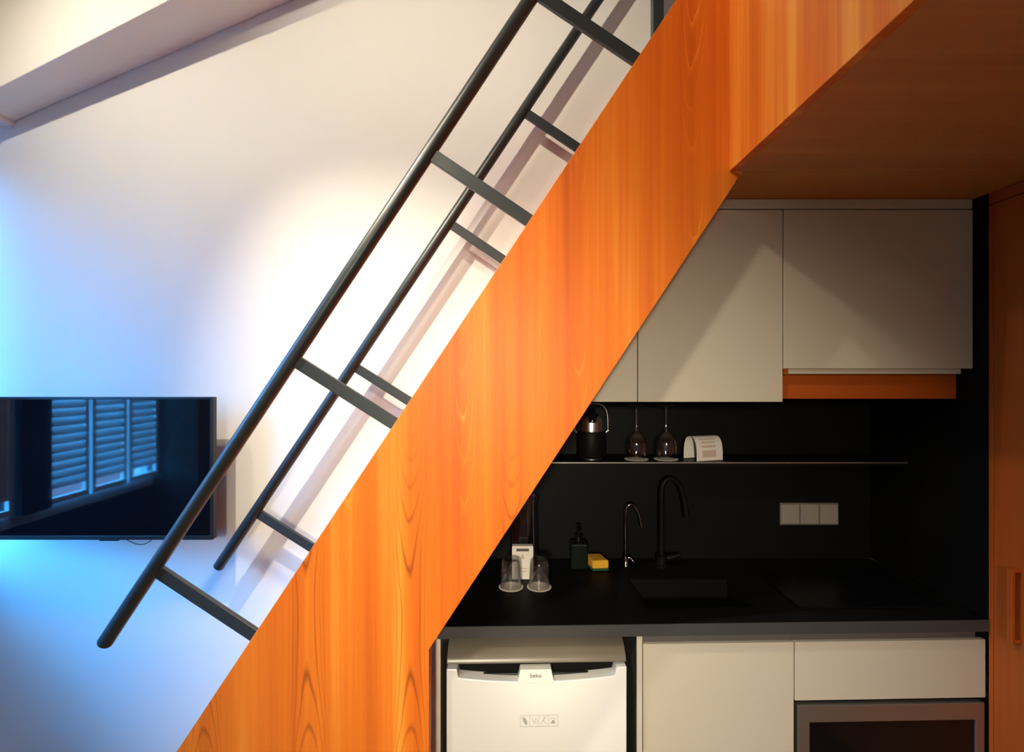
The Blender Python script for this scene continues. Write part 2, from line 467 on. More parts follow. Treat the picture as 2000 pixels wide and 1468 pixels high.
# sky portal only guides sampling of the daylight through the opening
pl = bpy.data.lights.new('window_portal', 'AREA'); pl.shape = 'RECTANGLE'
pl.size = WY1 - WY0; pl.size_y = WZ1 - WZ0; pl.cycles.is_portal = True
po = bpy.data.objects.new('window_portal', pl); COL.objects.link(po)
po.location = (XWN - 0.08, (WY0 + WY1) / 2, (WZ0 + WZ1) / 2)
po.rotation_euler = (R(90), 0, R(-90))

# ------------------------------------------------------------------ lamps
def spot_lamp(i, pos, aim, watts, cone, blend, rad, label):
    t = thing('ceiling_spotlight', label, 'spotlight', pos, None)
    P = Vector(pos); d = (Vector(aim) - P).normalized()
    b = MB(); b.tube([P - d * 0.11, P - d * 0.10, P - d * 0.002], [rad * .9 + .02, rad + 0.026, rad + 0.026], 28)
    b.build('housing', 'lamp', t, 0, True)
    b = MB(); b.tube([P - d * 0.004, P - d * 0.0005], rad + 0.014, 28)
    b.build('lens', 'glow', t, 0, True)
    top = P - d * 0.06; zc = roof(top.x)
    if i == 4:                   # added fill lamp brightening the kitchenette, on a short arm from the rear wall
        t.name = 'kitchen_fill_lamp'; t['category'] = 'wall lamp'
        b = MB(); b.tube([top, (top.x, YB0, top.z)], 0.010, 12); b.build('arm', 'lamp', t, 0, True)
        b = MB(); b.tube([(top.x, YB0 + 0.02, top.z), (top.x, YB0 - 0.01, top.z)], 0.05, 24); b.build('wall_plate', 'lamp', t, 0, True)
        lamp_light(t, P, d, watts, cone, blend, rad)
        return
    b = MB(); b.tube([top, (top.x, top.y, zc)], 0.008, 12); b.build('stem', 'lamp', t, 0, True)
    b = MB(); b.lathe((top.x, top.y, zc), [(0, -0.03), (0.05, -0.03), (0.05, 0.03), (0, 0.03)], 24); b.build('canopy', 'lamp', t, 0, True)
    lamp_light(t, P, d, watts, cone, blend, rad)
def lamp_light(t, P, d, watts, cone, blend, rad):
    ld = bpy.data.lights.new('spot_bulb', 'SPOT'); ld.energy = watts; ld.color = LAMP_COL
    ld.spot_size = R(cone); ld.spot_blend = blend; ld.shadow_soft_size = rad
    lo = bpy.data.objects.new('spot_bulb', ld); COL.objects.link(lo); attach(lo, t)
    lo.location = P + d * 0.004
    lo.rotation_euler = d.to_track_quat('-Z', 'Y').to_euler()
LL = ['white ceiling spotlight above the upper left corner, shining on the television wall',
      'white ceiling spotlight behind the camera, shining on the stair panel and fridge',
      'white ceiling spotlight glaring beside the sloped bulkhead at the upper left corner',
      'white ceiling spotlight over the stair foot, shining on the wall above the television',
      'added fill lamp behind the camera, brightening the kitchenette']
for i, L in enumerate(LAMPS): spot_lamp(i, *L, LL[i])

# ------------------------------------------------------------------ loft over the kitchen
b = MB()
b.box(0.665, XRW, YS + 0.001, YW, ZS, ZS + 0.18)
b.box(0.645, XRW, YB0, YS - 0.001, ZS, ZS + 0.18)
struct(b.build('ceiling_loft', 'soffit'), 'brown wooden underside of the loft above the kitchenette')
b = MB(); b.box(0.6235, 0.645, YB0, YS - 0.0005, ZS, 3.02)
struct(b.build('trim_2', 'fascia', bevel=0.0015), 'bright orange wooden fascia along the edge of the loft')

# ------------------------------------------------------------------ staircase
def P(x, y, Y=YS): return px(x, y, Y)
stair = thing('staircase', 'steep orange wooden staircase with closed side panel and dark steel handrails', 'staircase', (-1.0, 1.8, 0))
def top_x(y): return 350 + (1456 - y) * 0.6600
zf = VY + EYE / YS * F
poly = [P(top_x(zf), zf), P(838, zf), P(838, 1268), P(1436, 357), P(1447, 340), P(1424, 334), P(1424, -173)]
poly[4] = (poly[4][0], ZS - 0.002); poly[5] = (0.640, ZS - 0.002); poly[6] = (0.640, poly[6][1]); poly[3] = P(1436, 357)
b = MB(); b.prism(poly, YS, YS + 0.035)
side = b.build('side_panel', 'panel', stair, 0.0012, label='orange cherry veneer side panel with vertical cathedral grain')
# far stringer, against the wall
far = [(p[0], p[1]) for p in poly]
b = MB(); b.prism([(poly[0][0], 0.0), (poly[1][0] - 0.02, 0.0), (poly[1][0] - 0.02, 0.86), (0.60, 2.14), (0.60, poly[6][1] - 0.06), (poly[0][0] + 0.05, 0.04)], YF - 0.018, YF + 0.018)
b.build('far_stringer', 'panel', stair, 0.0015)
# treads
lo = Vector(P(838, 1268)); hi = Vector(P(1436, 357)); dd = (hi - lo).normalized()
nn = Vector((-dd.y, dd.x))
n_tr = 10
for i in range(n_tr):
    z = 0.215 + i * 0.222
    # centre of the band at this height
    xc = lo.x + (z - lo.y) * dd.x / dd.y - 0.245
    b = MB(); b.box(xc - 0.12, xc + 0.12, YS + 0.034, YF - 0.017, z - 0.035, z)
    b.build('tread', 'panel', stair, 0.003)

b = MB()
q0 = lo - nn * -0.03; q1 = hi - nn * -0.03
b.prism([tuple(q0), tuple(q1), tuple(q1 + nn * 0.015), tuple(q0 + nn * 0.015)], YS + 0.0352, YF - 0.0182)
b.build('underside_board', 'panel', stair, 0.001)

def rail(name, pa, pb, Y, r, posts, pw, pd, label):
    a = px(*pa, Y); c = px(*pb, Y)
    b = MB(); b.tube([(a[0], Y, a[1]), (c[0], Y, c[1])], r, 32, True, True)
    o = b.build(name, 'steel', stair, 0, True, label)
    d = (Vector(c) - Vector(a)).normalized()
    for (s, e) in posts:
        s2 = Vector(px(*s, Y)); e2 = Vector(px(*e, Y)); q = (e2 - s2).normalized()
        b = MB(); b.bar(s2 - q * 0.012, e2 + q * 0.045, pw, pd, Y)
        p1 = b.build('post', 'steel', None, 0.0015); p1.parent = o
    return o
rail('handrail', (205, 1254), (1154, -180), YR, 0.0205,
     [((315, 1118), (491.5, 1235)), ((585, 709), (767, 824.5)), ((851, 307.5), (1028, 427.5)), ((1059, -7), (1235, 112))],
     0.037, 0.015, 'near dark steel handrail tube')
rail('handrail', (427, 1106), (1288, -180), YF, 0.0212,
     [((508.7, 1004.8), (604.4, 1065.5)), ((700.7, 721), (794.7, 780.3)), ((886.5, 442), (978, 504)), ((1031.5, 224), (1122.5, 285))],
     0.037, 0.015, 'far dark steel handrail tube near the wall')
a = px(1283.5, 0, YF)
b = MB(); b.box(a[0] - 0.0215, a[0] + 0.0215, YF - 0.0215, YF + 0.0215, 2.48, 3.45)
b.build('newel_post', 'steel', stair, 0.002)

# ------------------------------------------------------------------ television
YT = 2.055
tx1 = px(416, 0, YT)[0]; tz1 = px(0, 775, YT)[1]; tz0 = px(0, 1053.5, YT)[1]
tw = (tz1 - tz0) * 1.745; tx0 = tx1 - tw
tv = thing('television', 'black flat-screen television on the wall, reflecting blue louvred shutters', 'television', ((tx0 + tx1) / 2, YT + 0.1, tz0))
b = MB(); b.box(tx0, tx1, YT, YT + 0.028, tz0, tz1); b.build('cabinet', 'tvbody', tv, 0.003)
b = MB(); b.box(tx0 + 0.10, tx1 - 0.10, YT + 0.028, YT + 0.055, tz0 + 0.04, tz1 - 0.12); b.build('back_housing', 'tvbody', tv, 0.008)
b = MB(); b.box(tx0 + 0.012, tx1 - 0.012, YT - 0.0012, YT + 0.004, tz0 + 0.017, tz1 - 0.010); b.build('screen', 'screen', tv, 0.0)
b = MB()
b.box(tx0, tx1, YT - 0.003, YT, tz0, tz0 + 0.016); b.box(tx0, tx1, YT - 0.003, YT, tz1 - 0.009, tz1)
b.box(tx0, tx0 + 0.011, YT - 0.003, YT, tz0 + 0.016, tz1 - 0.009); b.box(tx1 - 0.011, tx1, YT - 0.003, YT, tz0 + 0.016, tz1 - 0.009)
b.build('bezel', 'tvbody', tv, 0.001)
mx = (tx0 + tx1) / 2
b = MB(); b.box(mx - 0.12, mx + 0.12, YT + 0.055, YT + 0.10, 1.20, 1.40); b.box(mx - 0.16, mx + 0.16, YT + 0.10, YW - 0.0005, 1.15, 1.45)
b.build('wall_bracket', 'tvbody', tv, 0.002)
lx = px(215, 0, YT)[0]
b = MB(); b.box(lx - 0.045, lx + 0.03, YT + 0.002, YT + 0.02, tz0 - 0.006, tz0 + 0.002); b.build('sensor_bar', 'tvbody', tv, 0.001)
c0 = px(243, 1052, YT + 0.03); c1 = px(299, 1052, YT + 0.03)
pts = []
for i in range(17):
    t = i / 16; x = c0[0] + (c1[0] - c0[0]) * t
    pts.append((x, YT + 0.03, c0[1] + 0.004 - 0.028 * (math.sin(math.pi * t) ** 0.8 if 0 < t < 1 else 0) * (0.7 + 0.5 * t)))
b = MB(); b.tube(pts, 0.0016, 8); b.build('cable', 'tvbody', tv, 0, True)

# ------------------------------------------------------------------ kitchenette: base units
def BX(x, y=YB):                 # photo x -> X on the skewed front plane
    u = (x - VX) / F
    return u * (y - SK * SX0) / (1 - SK * u)
def BZ(x, yp, y=YB):
    X = BX(x, y); return EYE - (yp - VY) / F * (y + SK * (X - SX0))
ZT, ZT0 = 0.908, 0.870           # worktop
xl = -0.232
xr = XR - 0.004
yr_ = YW - 0.06                  # worktop back (before skew)
# worktop with the sink cut-out
hx0, hx1, hy0, hy1 = 0.44, 0.84, 1.70, 1.97
def shw(p):                      # front edge skewed, back edge along the wall
    return (p[0], p[1] + SK * (p[0] - SX0) * (2.187 - p[1]) / 0.587, p[2])
b = MB(shw)
def wt(x0, x1, y0, y1): b.box(x0, x1, y0, y1, ZT0, ZT)
wt(xl, hx0, 1.600, 2.187); wt(hx1, xr, 1.600, 2.187); wt(hx0, hx1, 1.600, hy0); wt(hx0, hx1, hy1, 2.187)
wtop = b.build('worktop', 'worktop')
tag(wtop, 'black kitchen worktop with a thin grey front edge', 'worktop')
b = MB(sh); b.box(xl, xr, 1.597, 1.600, ZT0, ZT - 0.001)
e = b.build('front_edge', 'edge', None); e.parent = wtop; e['label'] = 'dark grey front edge strip'

sink = thing('sink', 'black kitchen sink set into the worktop beside the taps', 'sink', ((hx0 + hx1) / 2, 1.86, 0.745))
b = MB(shw)
t = 0.012; g = 0.001
b.box(hx0 + g, hx1 - g, hy0 + g, hy1 - g, 0.74, 0.752)
b.box(hx0 + g, hx0 + t, hy0 + g, hy1 - g, 0.752, ZT - 0.001); b.box(hx1 - t, hx1 - g, hy0 + g, hy1 - g, 0.752, ZT - 0.001)
b.box(hx0 + t, hx1 - t, hy0 + g, hy0 + t, 0.752, ZT - 0.001); b.box(hx0 + t, hx1 - t, hy1 - t, hy1 - g, 0.752, ZT - 0.001)
b.build('basin', 'worktop', sink)
b = MB(); b.lathe((0.64, 1.865, 0.752), [(0, 0.004), (0.03, 0.004), (0.04, 0.0)], 24); b.build('drain', 'inox', sink, 0, True)

# left end panel, fridge, filler
b = MB(sh); b.box(BX(843.5), BX(861), YB - 0.006, 2.12, 0.0, ZT0 - 0.001)
tag(b.build('end_panel', 'white', bevel=0.0012), 'narrow white end panel between the stair panel and the fridge', 'panel')
b = MB(sh); b.box(BX(1243), BX(1253.5), YB - 0.002, 2.12, 0.0, ZT0 - 0.001)
dvp = b.build('divider_panel', 'edge')  # dark body: shade of the gap beside the fridge put into its colour
b = MB(sh); b.box(BX(1243), BX(1253.5), YB - 0.005, YB - 0.0021, 0.0, ZT0 - 0.001)
e = b.build('front_edging', 'white'); e.parent = dvp
tag(dvp, 'narrow white upright panel right of the fridge, its side coloured with gap shade', 'panel')

fx0, fx1 = BX(873), BX(1222.5)
fr = thing('refrigerator', 'small white under-counter refrigerator with recessed handle', 'refrigerator', ((fx0 + fx1) / 2, 1.85, 0))
b = MB(sh); b.box(fx0 + 0.004, fx1 - 0.004, YB + 0.092, 2.10, 0.015, 0.812); b.build('body', 'fridge', fr, 0.003)
# lid: rounded front, slopes back at the top
b = MB(sh)
ztop, zlo = BZ(1050, 1262), BZ(1050, 1295)
prof = [(YB + 0.002, zlo), (YB - 0.004, zlo + 0.004), (YB - 0.002, zlo + 0.012), (YB + 0.006, zlo + 0.024), (YB + 0.022, zlo + 0.037), (YB + 0.045, ztop - 0.004), (YB + 0.09, ztop + 0.003), (YB + 0.09, zlo)]
b.poly([(fx0, y, z) for y, z in prof], [(fx1, y, z) for y, z in prof])
b.build('lid', 'fridge_top', fr, 0.0015, True, 'beige grey rounded lid')
# door: face with the bowed handle recess cut in its top
zt = BZ(1050, 1301); zb = 0.05
def fp(x, y): return (BX(x), BZ(1050, y))
outline = [(873, 1301), (893, 1301), (896, 1316)]
bow = []
for i in range(13):
    t = i / 12; x = 896 + (1199 - 896) * t
    bow.append((x, 1317 + 9.5 * (1 - (2 * t - 1) ** 2)))
outline = [(873, 1300), (893, 1300)] + bow + [(1203, 1300), (1222.5, 1300)]
pts = [fp(*p) for p in outline] + [(fx1, zb), (fx0, zb)]
b = MB(sh); b.prism(pts, YB - 0.012, YB + 0.05)
door = b.build('door', 'fridge', fr, 0.003)
b = MB(sh); b.box(fx0 + 0.01, fx1 - 0.01, YB + 0.034, YB + 0.054, BZ(1050, 1330), zlo - 0.001)
b.build('handle_recess', 'black', fr)
b = MB(sh); b.box(BX(900), BX(1196), YB + 0.022, YB + 0.033, BZ(1050, 1330), BZ(1050, 1322)); b.build('handle_grip', 'darkplastic', fr, 0.001)
tab = [fp(1016, 1302.5), fp(1076, 1302.5), fp(1082, 1329), fp(1010, 1329)]
b = MB(sh); b.prism(tab, YB - 0.0135, YB + 0.02)
tabo = b.build('badge_tab', 'fridge', fr, 0.0015)
bxm = (tab[0][0] + tab[1][0]) / 2; yk = YB + SK * (bxm - SX0)
text_mesh('logo', 'beko', 0.018, (bxm, yk - 0.0142, BZ(1050, 1314)), 'printdark', fr)
# energy sticker: framed row of four small icons
sx0, sx1 = BX(1016), BX(1089); sz1, sz0 = BZ(1050, 1391), BZ(1050, 1413)
ys = YB - 0.0128
b = MB(sh); lw = 0.0010
b.box(sx0, sx1, ys, ys + 0.001, sz1 - lw, sz1); b.box(sx0, sx1, ys, ys + 0.001, sz0, sz0 + lw)
for i in range(5):
    x = sx0 + (sx1 - sx0) * i / 4
    b.box(x - lw / 2, x + lw / 2, ys, ys + 0.001, sz0, sz1)
b.build('sticker_frame', 'print', fr)
cw = (sx1 - sx0) / 4; cz = (sz0 + sz1) / 2
b = MB(sh)       # leaf icon
lf = []
for i in range(16):
    a = 2 * math.pi * i / 16; u = 0.0055 * math.cos(a); v = 0.0135 * math.sin(a)
    lf.append((sx0 + cw * .5 + u * .9 - v * .42, cz + v * .9 + u * .42))
b.prism(lf, ys, ys + 0.001); b.build('leaf_icon', 'print', fr)
b = MB(sh)       # strokes
def stroke(ax, az, bx_, bz, wd=0.0013): b.bar((ax, az), (bx_, bz), wd, 0.001, ys + 0.0005)
c2 = sx0 + cw * 1.5
stroke(c2 - .008, cz + .009, c2 + .001, cz - .009); stroke(c2 + .001, cz - .009, c2 + .004, cz + .010); stroke(c2 + .009, cz - .009, c2 + .009, cz + .010)
b.build('arrow_icon', 'print', fr)
b = MB(sh); c3 = sx0 + cw * 2.5
stroke(c3 - .009, cz - .009, c3 + .002, cz + .009); stroke(c3 - .002, cz + .010, c3 + .008, cz + .010); stroke(c3 + .002, cz + .009, c3 - .001, cz - .002); stroke(c3 - .001, cz - .002, c3 + .008, cz - .009)
b.build('figure_icon', 'print', fr)
b = MB(sh); c4 = sx0 + cw * 3.5
for (u, v) in ((-.006, .007), (.001, .008), (.007, .006)): b.box(c4 + u - .0014, c4 + u + .0014, ys, ys + .001, cz + v - .0018, cz + v + .0018)
b.prism([(c4 - .008, cz - .009), (c4 + .008, cz - .009), (c4 + .004, cz), (c4, cz + .003), (c4 - .004, cz)], ys, ys + .001)
b.build('paw_icon', 'print', fr)

# handle channel over the base fronts
b = MB(sh); b.box(BX(1254.5), xr - 0.012, YB + 0.0195, YB + 0.030, 0.83, ZT0 - 0.0005)
tag(b.build('handle_channel', 'channel', bevel=0.001), 'thin grey metal channel under the worktop above the white fronts', 'handle channel')

# base cabinet with one door
ZD = BZ(1255, 1258)
cx0, cx1 = BX(1256), BX(1550.5)
t = thing('base_cabinet', 'white base cabinet with plain door right of the fridge', 'cabinet', ((cx0 + cx1) / 2, 1.85, 0))
b = MB(sh); b.box(cx0, cx1, YB + 0.031, 2.10, 0.10, 0.735); b.build('body', 'carcass', t)
b = MB(sh); b.box(cx0, cx1, YB, YB + 0.019, 0.105, ZD); b.build('door', 'white', t, 0.0012)
b = MB(sh); b.box(cx0, cx1, YB + 0.05, YB + 0.065, 0.0, 0.10); b.build('plinth', 'black', t)
# drawer over the oven
ox0, ox1 = BX(1553), BX(1925)
t = thing('drawer_cabinet', 'white drawer front above the built-in oven', 'cabinet', ((ox0 + ox1) / 2, 1.85, 0))
zd0 = BZ(1553, 1368)
b = MB(sh); b.box(ox0, ox1, YB, YB + 0.019, zd0, ZD); b.build('drawer', 'white', t, 0.0012)
b = MB(sh); b.box(ox0, ox1, YB + 0.031, 2.10, zd0 + 0.01, 0.828); b.build('drawer_box', 'carcass', t)
b = MB(sh)
b.box(ox0, ox0 + 0.004, YB + 0.02, 2.10, 0.10, zd0 + 0.009); b.box(ox1 - 0.004, ox1, YB + 0.02, 2.10, 0.10, zd0 + 0.009); b.box(ox0 + 0.0045, ox1 - 0.0045, YB + 0.02, 2.10, 0.10, 0.115)
b.build('body', 'black', t)
b = MB(sh); b.box(ox0, ox1, YB + 0.05, YB + 0.065, 0.0, 0.10); b.build('plinth', 'black', t)
ov0, ov1 = BX(1558), BX(1921); zo1 = BZ(1555, 1377); zo0 = 0.15
t = thing('oven', 'built-in oven with brushed steel frame and dark glass', 'oven', ((ov0 + ov1) / 2, 1.8, zo0))
gx0, gx1, gz1, gz0 = BX(1580), BX(1904), BZ(1580, 1409), 0.21
b = MB(sh)
b.box(ov0, ov1, YB - 0.004, YB + 0.02, gz1, zo1); b.box(ov0, ov1, YB - 0.004, YB + 0.02, zo0, gz0)
b.box(ov0, gx0, YB - 0.004, YB + 0.02, gz0, gz1); b.box(gx1, ov1, YB - 0.004, YB + 0.02, gz0, gz1)
b.build('frame', 'inox', t, 0.001)
b = MB(sh); b.box(gx0, gx1, YB + 0.002, YB + 0.012, gz0, gz1); b.build('glass', 'gloss', t)
b = MB(sh); b.box(ov0 + 0.006, ov1 - 0.006, YB + 0.021, 2.05, zo0, zo1 - 0.01); b.build('housing', 'darkplastic', t)

# ------------------------------------------------------------------ splashback, shelf, black end panel
b = MB(); b.box(-0.20, XR - 0.004, YW - 0.012, YW - 0.0005, ZT + 0.0005, 1.92)
tag(b.build('splashback', 'black'), 'matt black splashback panel behind the worktop', 'splashback')
b = MB(); b.box(XR - 0.002, XR + 0.016, 1.650, YW - 0.0005, ZT + 0.0005, ZS - 0.001)
tag(b.build('side_panel_black', 'black', bevel=0.001), 'tall black side panel between the kitchenette and the wardrobe', 'panel')
bpy.data.objects['side_panel_black'].name = 'tall_panel'
YSH = 1.98; ZSH = EYE - (903 - VY) / F * YSH + 0.001
b = MB(); b.box(0.02, XR - 0.004, YSH + 0.002, YW - 0.013, ZSH - 0.014, ZSH)
shelf = b.build('wall_shelf', 'black'); tag(shelf, 'slim black shelf across the splashback with a thin metal front edge', 'shelf')
b = MB(); b.box(0.02, XR - 0.004, YSH - 0.001, YSH + 0.002, ZSH - 0.004, ZSH + 0.0005)
e = b.build('front_edge', 'shelfedge'); e.parent = shelf; e['label'] = 'thin pale metal edge'

# ------------------------------------------------------------------ wall units
ZC1 = px(0, 409.5, YU)[1]; ZC0 = px(0, 784.5, YU)[1]
def slope_x(z): return lo.x + (z - lo.y) * dd.x / dd.y + 0.022      # clear of the stair
def slope_z(x): return lo.y + (x - 0.022 - lo.x) * dd.y / dd.x
xm0, xm1 = px(1246.5, 0, YU)[0], px(1528.5, 0, YU)[0]
xa1 = px(1244.5, 0, YU)[0]
def unit(name, label, pts):
    xs = [p[0] for p in pts]; zs = [p[1] for p in pts]
    t = thing(name, label, 'cabinet', ((min(xs) + max(xs)) / 2, YU + 0.25, min(zs)))
    b = MB(); b.prism(pts, YU, YU + 0.018); b.build('door', 'white', t, 0.001)
    c = Vector((sum(xs) / len(xs), sum(zs) / len(zs)))
    p2 = [tuple(c + (Vector(p) - c) * 0.985) for p in pts]
    b = MB(); b.prism(p2, YU + 0.0195, YW - 0.013); b.build('body', 'carcass', t)
    return t
unit('wall_cabinet', 'white wall cabinet at the left, cut off by the stair above the kettle',
     [(slope_x(ZC0), ZC0), (xa1, ZC0), (xa1, slope_z(xa1))])
unit('wall_cabinet', 'tall white wall cabinet in the middle above the arched card',
     [(xm0, ZC0), (xm1, ZC0), (xm1, ZC1), (slope_x(ZC1), ZC1), (xm0, slope_z(xm0))])
xh0, xh1 = px(1530.5, 0, YU)[0], px(1900, 0, YU)[0]; ZH0 = px(0, 719.5, YU)[1]
unit('wall_cabinet', 'shorter white wall cabinet beside the black panel, over the extractor hood',
     [(xh0, ZH0), (xh1, ZH0), (xh1, ZC1), (xh0, ZC1)])
b = MB(); b.box(slope_x(ZC1) + 0.012, xh1, YU + 0.001, YW - 0.013, ZC1 + 0.0035, ZS - 0.001)
tag(b.build('cornice', 'white', bevel=0.001), 'long white filler strip between the wall cabinets and the loft', 'cornice')
hood = thing('extractor_hood', 'slide-out extractor hood under the right wall cabinet with brown wooden board', 'extractor hood', (1.22, YU + 0.2, 1.60))
yh = YU + 0.014
hx_0, hx_1 = px(1540, 0, yh)[0], px(1877, 0, yh)[0]
b = MB(); b.box(hx_0, hx_1, yh, yh + 0.40, px(0, 730, yh)[1], ZH0 - 0.0005); b.build('lip', 'white', hood, 0.0008)
yb2 = 1.762
b = MB(); b.box(xh0 + 0.0005, XR - 0.006, yb2, yb2 + 0.018, px(0, 778.5, yb2)[1], ZH0 - 0.018); b.build('wood_board', 'board', hood, 0.0008, label='brown wooden board under the hood')
b = MB(); b.box(px(1531.2, 0, yh)[0], hx_0 - 0.0005, yh + 0.004, yh + 0.03, px(0, 731, yh)[1], ZH0 - 0.0005); b.build('corner_block', 'board', hood)

# ------------------------------------------------------------------ wardrobe on the right
t = thing('wardrobe', 'orange brown wooden wardrobe along the right edge with a vertical bar handle', 'wardrobe', (1.84, 1.1, 0))
ZWD = px(1937, 399, 1.64)[1]
b = MB(); b.box(XR + 0.020, XRW - 0.01, 0.15, 1.6485, 0.0, ZS - 0.002); b.build('body', 'wardrobe', t)
b = MB(); b.box(XR, XR + 0.0195, 0.15, 1.6485, ZWD + 0.002, ZS - 0.002); b.build('top_filler', 'wardrobe', t, 0.0008)
b = MB(); b.box(XR, XR + 0.0195, 1.634, 1.6485, 0.0, ZWD - 0.001); b.build('side_filler', 'wardrobe', t, 0.0008)
for (ya, yb_) in ((1.13, 1.632), (0.63, 1.128), (0.152, 0.628)):
    b = MB(); b.box(XR, XR + 0.0195, ya, yb_, 0.06, ZWD - 0.001); dr = b.build('door', 'wardrobe', t, 0.001)
    yh2 = yb_ - 0.082
    z1 = 1.108; z0 = 0.885
    b = MB()
    b.box(XR - 0.030, XR - 0.020, yh2 - 0.009, yh2 + 0.009, z0, z1)
    b.box(XR - 0.020, XR, yh2 - 0.009, yh2 + 0.009, z0, z0 + 0.010); b.box(XR - 0.020, XR, yh2 - 0.009, yh2 + 0.009, z1 - 0.010, z1)
    h_ = b.build('handle', 'wardrobe', None, 0.0015); h_.parent = dr

# ------------------------------------------------------------------ things on the shelf
YG = 2.05
ZG = ZSH + 0.0006
# kettle with bail handle
kx = px(1155, 0, YG)[0]
t = thing('kettle', 'black kettle with shiny steel collar and thin bail handle on the shelf', 'kettle', (kx, YG, ZG))
b = MB(); b.lathe((kx, YG, ZG), [(0, 0.008), (0.057, 0.008), (0.0595, 0.012), (0.0595, 0.100), (0.056, 0.110), (0.05, 0.112), (0, 0.112)], 40); b.build('body', 'black', t, 0, True)
b = MB(); b.lathe((kx, YG, ZG), [(0, 0.0), (0.035, 0.0), (0.045, 0.003), (0.045, 0.0078), (0, 0.0078)], 32); b.build('foot_ring', 'chrome', t, 0, True)
b = MB(); b.lathe((kx, YG, ZG), [(0, 0.1125), (0.0425, 0.1125), (0.0425, 0.150), (0.038, 0.165), (0.028, 0.172), (0, 0.172)], 40); b.build('collar', 'chrome', t, 0, True, 'polished steel collar')
b = MB(); b.lathe((kx, YG - 0.0, ZG), [(0, 0.1722), (0.026, 0.1722), (0.026, 0.182), (0.012, 0.186), (0.012, 0.194), (0.018, 0.199), (0.012, 0.204), (0, 0.205)], 32); b.build('lid', 'gloss', t, 0, True)
b = MB(); b.tube([(kx - 0.004, YG - 0.036, ZG + 0.188), (kx - 0.004, YG - 0.046, ZG + 0.172), (kx - 0.004, YG - 0.048, ZG + 0.150)], [0.014, 0.017, 0.015], 20); b.build('spout', 'gloss', t, 0, True)
hp = []
rx = 0.0665
for i in range(25):
    a = math.pi * i / 24; c_, s_ = math.cos(a), math.sin(a)
    e_ = 0.55
    hp.append((kx + rx * math.copysign(abs(c_) ** e_, c_), YG, ZG + 0.118 + 0.104 * abs(s_) ** e_))
b = MB(); b.tube(hp, 0.0022, 10); b.build('handle', 'chrome', t, 0, True)
for s_ in (-1, 1):
    b = MB(); b.tube([(kx + s_ * 0.054, YG, ZG + 0.104), (kx + s_ * 0.069, YG, ZG + 0.116)], 0.0035, 10); b.build('handle_lug', 'chrome', t, 0, True)

# upside-down wine glasses on paper discs
def disc(x, y, z, r, label):
    b = MB(); b.lathe((x, y, z), [(0, 0), (r - 0.0005, 0), (r, 0.0006), (r - 0.0005, 0.0012), (0, 0.0012)], 40)
    return tag(b.build('paper_coaster', 'paper', None, 0, True), label, 'coaster', 'paper coasters under upturned glasses')
def wine(x, label):
    z = ZG + 0.0014
    t = thing('wine_glass', label, 'wine glass', (x, YG, z), 'upturned wine glasses on the shelf')
    # outer then inner profile of the bowl, mouth down
    ho = [(0.034, 0.0), (0.0385, 0.020), (0.0405, 0.045), (0.0395, 0.068), (0.034, 0.086), (0.024, 0.099), (0.012, 0.106), (0.006, 0.110)]
    hi_ = [(0.005, 0.1055), (0.011, 0.1035), (0.0225, 0.0965), (0.0325, 0.0845), (0.0380, 0.0675), (0.0390, 0.045), (0.0370, 0.020), (0.0325, 0.0)]
    b = MB(); b.lathe((x, YG, z), [(0.0, 0.1105)] + ho[::-1] + hi_[::-1] + [(0, 0.106)], 40); b.build('bowl', 'glass', t, 0, True)
    b = MB(); b.lathe((x, YG, z), [(0, 0.111), (0.006, 0.111), (0.0062, 0.117), (0.0042, 0.124), (0.0036, 0.150), (0.0038, 0.185), (0.0065, 0.204), (0.0, 0.204)], 24); b.build('stem', 'glass', t, 0, True)
    b = MB(); b.lathe((x, YG, z), [(0, 0.2045), (0.008, 0.2045), (0.0345, 0.2145), (0.0355, 0.2160), (0.0345, 0.2175), (0.0, 0.2185)], 40); b.build('foot', 'glass', t, 0, True)
wx1, wx2 = px(1243, 0, YG)[0], px(1301, 0, YG)[0]
disc(wx1, YG, ZG, 0.048, 'paper coaster under the wine glass nearer the kettle')
disc(wx2, YG, ZG, 0.048, 'paper coaster under the wine glass nearer the arched card')
wine(wx1, 'upturned stemmed wine glass on the shelf next to the kettle')
wine(wx2, 'upturned stemmed wine glass on the shelf next to the arched card')

# arched paper card
ax0, ax1 = px(1352, 0, 2.02)[0], px(1409, 0, 2.02)[0]
t = thing('arched_card', 'pinkish white paper card bent into an arch on the shelf', 'card', ((ax0 + ax1) / 2, 2.05, ZG))
prof = []
for i in range(25):
    a = math.pi * (1 - i / 24)
    c_, s_ = math.cos(a), math.sin(a)
    prof.append((2.058 + 0.042 * math.copysign(abs(c_) ** 0.75, c_), 0.013 + 0.080 * abs(s_) ** 0.78))
prof = [(prof[0][0], 0.0)] + prof + [(prof[-1][0], 0.0)]
def arch_pt(j, u, o=0.0):
    y, z = prof[j]
    y0, z0 = prof[max(j - 1, 0)]; y1, z1 = prof[min(j + 1, len(prof) - 1)]
    n = Vector((-(z1 - z0), (y1 - y0))).normalized()
    y += n.x * o; z += n.y * o
    x = ax0 + (ax1 - ax0) * u 
    cx_, cy_ = (ax0 + ax1) / 2, 2.055; a_ = R(17)
    dx_, dy_ = (x - cx_) * 1.05, y - cy_
    return (cx_ + dx_ * math.cos(a_) - dy_ * math.sin(a_), cy_ + dx_ * math.sin(a_) + dy_ * math.cos(a_), ZG + z)
b = MB()
N = len(prof)
vo = [[b.V(arch_pt(j, u)) for u in (0, 1)] for j in range(N)]
vi = [[b.V(arch_pt(j, u, -0.0016)) for u in (0, 1)] for j in range(N)]
